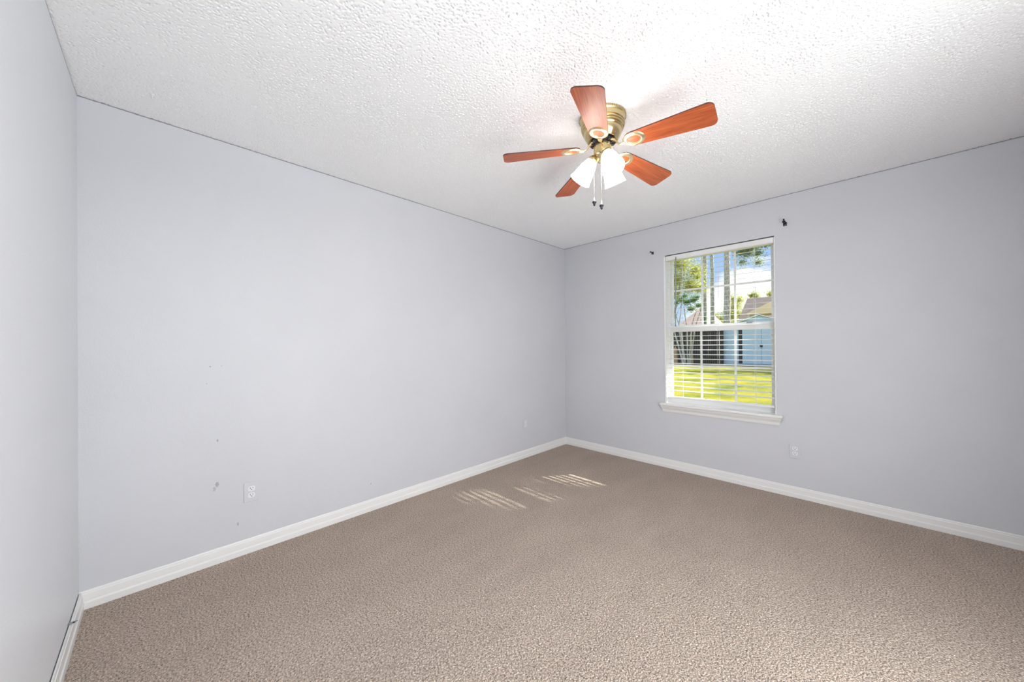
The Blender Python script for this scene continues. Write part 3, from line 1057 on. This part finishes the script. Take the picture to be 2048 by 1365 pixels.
# tan lean-to roof before it
cn = empty('carport', (at(1545, 640, 31).x + 1.5, 31, GZ))
tag(cn, 'open carport with a broad tan gable roof in front of the brown roofed house', 'carport')
a0 = at(1488, 630, 31); a1 = at(1548, 600, 31)
slp = (a1.z - a0.z) / (a1.x - a0.x)
bx = cn.location.x
apx = a1.x + 1.2
apz = a0.z + slp * (apx - a0.x)
bm = bmesh.new()
tri = [(a0.x - bx, a0.z - GZ), (2 * apx - a0.x - bx, a0.z - GZ), (apx - bx, apz - GZ)]
A = [bm.verts.new((x, 0, z)) for x, z in tri]
B = [bm.verts.new((x, 2.4, z)) for x, z in tri]
bm.faces.new(A[::-1]); bm.faces.new(B)
for i in range(3):
    bm.faces.new((A[i], A[(i + 1) % 3], B[(i + 1) % 3], B[i]))
link_mesh('gable_roof', bm, M['roof_tan'], cn)
for px_ in (tri[0][0] + 0.3, tri[1][0] - 0.3):
    for yy in (0.2, 2.2):
        bm = bmesh.new()
        add_box(bm, (px_ - 0.08, yy - 0.08, 0), (px_ + 0.08, yy + 0.08, tri[0][1]))
        link_mesh('post', bm, M['house_wall'], cn)
q0, q1, qr = at(1366, 650, 44), at(1408, 650, 44), at(1390, 617, 48)
house('house', 'distant house with a pinkish roof behind the crepe myrtle stems', q0.x, q1.x, 44, 52, q0.z - GZ, qr.z - GZ, (M['house_wall'], M['roof_pink']), 0.35)
q0, q1, qr = at(1424, 650, 66), at(1452, 650, 66), at(1440, 637, 69)
house('house', 'distant pale teal house between the pine trunks', q0.x, q1.x + 1.5, 66, 72, q0.z - GZ + 0.6, qr.z - GZ, (M['house_blue'], M['house_wall']), 0.2)

# trees: foliage is a mass of separate leaf blades
def foliage(blobs, n, size, mat, name='foliage', parent=None, seed=1):
    rng = np.random.default_rng(seed)
    vols = np.array([b_[3] * b_[4] * b_[5] for b_ in blobs]) ** (2 / 3)
    cnt = np.maximum((n * vols / vols.sum()).astype(int), 8)
    P_ = []
    for b_, c_ in zip(blobs, cnt):
        d = rng.standard_normal((c_, 3))
        d /= np.linalg.norm(d, axis=1, keepdims=True)
        rr = np.minimum(np.abs(rng.standard_normal((c_, 1))) * 0.62, 1.5)
        P_.append(np.array(b_[:3]) + d * rr * np.array(b_[3:6]))
    P_ = np.concatenate(P_)
    n = len(P_)
    a = rng.standard_normal((n, 3)); a /= np.linalg.norm(a, axis=1, keepdims=True)
    t = rng.standard_normal((n, 3)); b2 = np.cross(a, t); b2 /= np.linalg.norm(b2, axis=1, keepdims=True)
    s = size * (0.6 + 0.8 * rng.random((n, 1)))
    v = np.stack([P_ - a * s, P_ + b2 * s * 0.42, P_ + a * s, P_ - b2 * s * 0.42], 1).reshape(-1, 3)
    me = bpy.data.meshes.new(name)
    me.from_pydata(v.tolist(), [], np.arange(n * 4).reshape(-1, 4).tolist())
    me.materials.append(mat)
    o = bpy.data.objects.new(name, me)
    COL.objects.link(o)
    if parent: o.parent = parent
    return o

def tree(name, label, loc, trunks, blobs, n, size, leaf, bark='bark', seed=1, group=None, cat='tree'):
    e = empty(name, loc)
    tag(e, label, cat, group)
    for pts, r0, r1 in trunks:
        bm = bmesh.new()
        k = len(pts)
        add_tube(bm, pts, [r0 + (r1 - r0) * i / (k - 1) for i in range(k)], 12)
        link_mesh('trunk', bm, M[bark], e, True)
    if n:
        foliage(blobs, n, size, M[leaf], 'foliage', e, seed)
    return e

def pine(px, py, Y, rad, label, crown, seed):
    p = at(px, py, Y)
    rn = random.Random(seed)
    x = p.x
    pts = [(0, 0, 0)] + [(rn.uniform(-0.08, 0.08), 0, h_) for h_ in (3, 6, 9, 12)] + [(0.1, 0, 17)]
    blobs = [(rn.uniform(-.5, .5), rn.uniform(-.4, .4), crown + rn.uniform(0, 4), 0.6, 0.6, 0.7) for _ in range(8)]
    return tree('pine_tree', label, (x, Y, GZ), [(pts, rad * 1.15, rad * 0.75)], blobs, 2600, 0.22, 'leaf_grey', seed=seed, group='pine trees behind the fence')
pn = pine(1409, 600, 31, 0.20, 'tall pine trunk leftmost of the three behind the fence, ivy at its foot', 15.0, 11)
pine(1424.5, 600, 37, 0.20, 'slender pine trunk between the other two behind the fence', 17.0, 12)
pine(1454, 600, 34, 0.28, 'thickest pine trunk right of the other two, beside the shed', 16.5, 13)
foliage([(R.uniform(-0.15, 0.2), -0.2, 0.8 + 0.5 * k, 0.22, 0.16, 0.4) for k in range(9)], 2600, 0.05, M['leaf_green'], 'ivy', pn, 21)

p = at(1366, 540, 26.5)
blobs = []
for (bx_, by_, s) in ((1352, 500, 1.0), (1375, 495, .9), (1360, 530, 1.2), (1385, 540, .9), (1350, 560, 1.2), (1375, 570, 1.1), (1395, 575, .7), (1400, 555, .5), (1345, 590, 1.0), (1340, 470, 1.2), (1362, 465, 1.0)):
    q = at(bx_, by_, 26.5)
    blobs.append((q.x - p.x, R.uniform(-0.8, 0.8), q.z - GZ, 0.95 * s, 0.9 * s, 0.9 * s))
tree('maple_tree', 'sunlit yellow green tree filling the upper left of the window view', (p.x, 26.5, GZ), [([(-1.0, 0, 0), (-0.9, 0, 3), (-0.3, 0, 6), (0, 0, 9)], 0.16, 0.05)],
     blobs, 24000, 0.065, 'leaf_yellow', seed=31)

p = at(1375, 640, 22.8)
trunks = []
for (xa, ya, xb, yb, xc, yc) in ((1346, 655, 1344, 630, 1343, 615), (1360, 655, 1352, 632, 1362, 612), (1357, 655, 1361, 630, 1363, 606), (1374, 655, 1370, 632, 1368, 612), (1383, 655, 1388, 635, 1398, 610), (1390, 655, 1398, 632, 1403, 615)):
    a_, b_, c_ = at(xa, ya, 22.8), at(xb, yb, 22.8), at(xc, yc, 22.8)
    base = Vector((0.3 * (a_.x - p.x), 0, 0))
    trunks.append(([tuple(base), (a_.x - p.x, 0, a_.z - GZ), (b_.x - p.x, 0, b_.z - GZ), (c_.x - p.x, 0, c_.z - GZ)], 0.055, 0.025))
blobs = []
for (bx_, by_, s) in ((1362, 600, .8), (1375, 605, .9), (1388, 600, .9), (1400, 612, .7), (1380, 617, .8), (1370, 592, .6), (1395, 595, .5), (1352, 607, .5)):
    q = at(bx_, by_, 22.8)
    blobs.append((q.x - p.x, R.uniform(-0.3, 0.3), q.z - GZ, 0.42 * s, 0.4 * s, 0.30 * s))
tree('crepe_myrtle', 'bushy green crepe myrtle with several thin leaning stems before the fence', (p.x, 22.8, GZ), trunks, blobs, 6000, 0.045, 'leaf_green', seed=41)

# sunlit tan trunks and a stump at the foot of the fence
p = at(1383, 690, 23.2)
tree('sapling', 'thin tan sapling stem standing against the dark fence', (p.x, 23.2, GZ), [([(0.05, 0, 0), (0.02, 0, 0.9), (0, 0, 1.5), (-0.06, 0, 2.1), (0.02, 0, 2.7)], 0.07, 0.03)], [], 0, 0.1, 'leaf_green', 'bark_tan')
p = at(1351, 712, 23.0)
zt = at(1351, 697, 23.0).z - GZ
bm = bmesh.new()
add_lathe(bm, [(0, 0), (0.16, 0), (0.14, 0.15), (0.13, zt * 0.6), (0.14, zt - 0.1), (0.10, zt), (0.05, zt + 0.03), (0.05, zt + 0.14), (0, zt + 0.16)], 20)
st = link_mesh('garden_post', bm, M['bark_tan'], None, True)
st.location = (p.x, 23.0, GZ)
tag(st, 'stout tan garden post with a rounded cap at the left end of the fence', 'post')

def bush(name, label, spots, Y, n, size, leaf, seed, s0=0.6, cat='tree', group=None):
    q0_ = at(*spots[0][:2], Y)
    e = empty(name, (q0_.x, Y, GZ))
    tag(e, label, cat, group)
    blobs = []
    for (bx_, by_, s) in spots:
        q = at(bx_, by_, Y)
        blobs.append((q.x - q0_.x, R.uniform(-0.5, 0.5) * s, q.z - GZ, s0 * s, s0 * s, s0 * s))
        bm = bmesh.new()
    bm = bmesh.new()
    add_tube(bm, [(0, 0, 0), (0.1, 0, 1.5), (blobs[0][0], 0, blobs[0][2])], [0.14, 0.1, 0.04], 10)
    link_mesh('trunk', bm, M['bark'], e, True)
    foliage(blobs, n, size, M[leaf], 'foliage', e, seed)
    return e
bush('oak_tree', 'yellow green treetop between the thick pine and the brown roof', [(1468, 612, 1.0), (1462, 632, 1.2), (1474, 630, 1.0), (1480, 600, .6), (1466, 598, .6), (1440, 640, .9), (1432, 636, .7)], 57, 9000, 0.10, 'leaf_yellow', 51, 1.3)
bush('oak_tree', 'small green treetop rising just behind the brown roof ridge', [(1509, 590, 1.0), (1502, 593, .7), (1515, 594, .7), (1509, 600, 1)], 52, 1800, 0.09, 'leaf_yellow', 52, 0.55)
bush('oak_tree', 'green treetop behind the roof at the right edge of the window', [(1541, 589, 1.0), (1548, 590, .8), (1541, 600, 1)], 52, 1500, 0.09, 'leaf_yellow', 53, 0.55)

# pecan tree to the right of the window: its low limbs hang into view, its crown shades the window from the sun
pe = empty('pecan_tree', (6.2, 8.6, GZ))
tag(pe, 'grey green pecan tree whose leafy limb hangs into the top right of the window', 'tree')
bm = bmesh.new()
add_tube(bm, [(0, 0, 0), (0.1, 0.1, 2), (0.1, 0, 4.5), (0.4, -0.2, 7.5)], [0.30, 0.24, 0.2, 0.1], 14)
link_mesh('trunk', bm, M['bark'], pe, True)
blobs = []
for (bx_, by_, s) in ((1480, 505, .9), (1488, 490, 1.0), (1495, 505, .9), (1484, 525, .6), (1505, 492, .9), (1520, 510, .7), (1516, 525, .6), (1530, 488, .8), (1545, 484, .8), (1470, 490, .6), (1510, 478, 1.0), (1490, 475, 1.0), (1535, 478, 1.0)):
    q = at(bx_, by_, 9.0)
    blobs.append((q.x - 6.2, q.y - 8.6 + R.uniform(-0.3, 0.3), q.z - GZ, 0.27 * s, 0.3 * s, 0.25 * s))
foliage(blobs, 9500, 0.026, M['leaf_grey'], 'foliage', pe, 61)
q = at(1512, 470, 9.0)
bm = bmesh.new()
add_tube(bm, [(0.1, 0, 4.4), (-2.5, 0.2, 5.4), (q.x - 6.2, 0.4, q.z - GZ + 0.1)], [0.12, 0.08, 0.02], 8)
link_mesh('limb', bm, M['bark'], pe, True)
# the crown stands between the sun and the window, with two ragged gaps that let sunlight through the blind
rr = random.Random(5)
rng = np.random.default_rng(62)
n = 3000
wx, wz, tt = rng.uniform(0.95, 2.45, n), rng.uniform(0.35, 2.45, n), rng.uniform(4.6, 8.4, n)
g1 = ((wx - 1.43) / 0.32) ** 2 + ((wz - 0.87) / 0.20) ** 2 + rng.normal(0, 0.22, n)
g2 = ((wx - 1.80) / 0.30) ** 2 + ((wz - 1.47) / 0.27) ** 2 + rng.normal(0, 0.45, n)
g3 = ((wx - 1.75) / 0.45) ** 2 + ((wz - 0.69) / 0.07) ** 2 + rng.normal(0, 0.3, n)
keep = (g1 > 1) & (g2 > 1) & (g3 > 1)
k_ = 1.0 / -SUN_DIR.z
P_ = np.stack([wx - SUN_DIR.x * k_ * tt - 6.2, 0.1 - SUN_DIR.y * k_ * tt - 8.6, wz + tt - GZ], 1)[keep]
n = len(P_)
a = rng.standard_normal((n, 3)); a /= np.linalg.norm(a, axis=1, keepdims=True)
b2 = np.cross(a, rng.standard_normal((n, 3))); b2 /= np.linalg.norm(b2, axis=1, keepdims=True)
sz = 0.085 * (0.6 + 0.8 * rng.random((n, 1)))
v = np.stack([P_ - a * sz, P_ + b2 * sz * 0.42, P_ + a * sz, P_ - b2 * sz * 0.42], 1).reshape(-1, 3)
me = bpy.data.meshes.new('crown')
me.from_pydata(v.tolist(), [], np.arange(n * 4).reshape(-1, 4).tolist())
me.materials.append(M['leaf_green'])
co = bpy.data.objects.new('crown', me)
COL.objects.link(co)
co.parent = pe

# evergreen right of the shed, out of the window's view, that shades the grass before the shed
ev = empty('evergreen_tree', (4.8, 25.8, GZ))
tag(ev, 'dense evergreen shading the grass in front of the shed', 'tree')
bm = bmesh.new()
add_tube(bm, [(0, 0, 0), (0, 0, 3), (0, 0, 8)], [0.2, 0.15, 0.05], 10)
link_mesh('trunk', bm, M['bark'], ev, True)
foliage([(rr.uniform(-1.8, 1.8), rr.uniform(-1, 1), rr.uniform(1.5, 8), 1.3, 1.1, 1.0) for _ in range(24)], 9000, 0.2, M['leaf_green'], 'foliage', ev, 71)
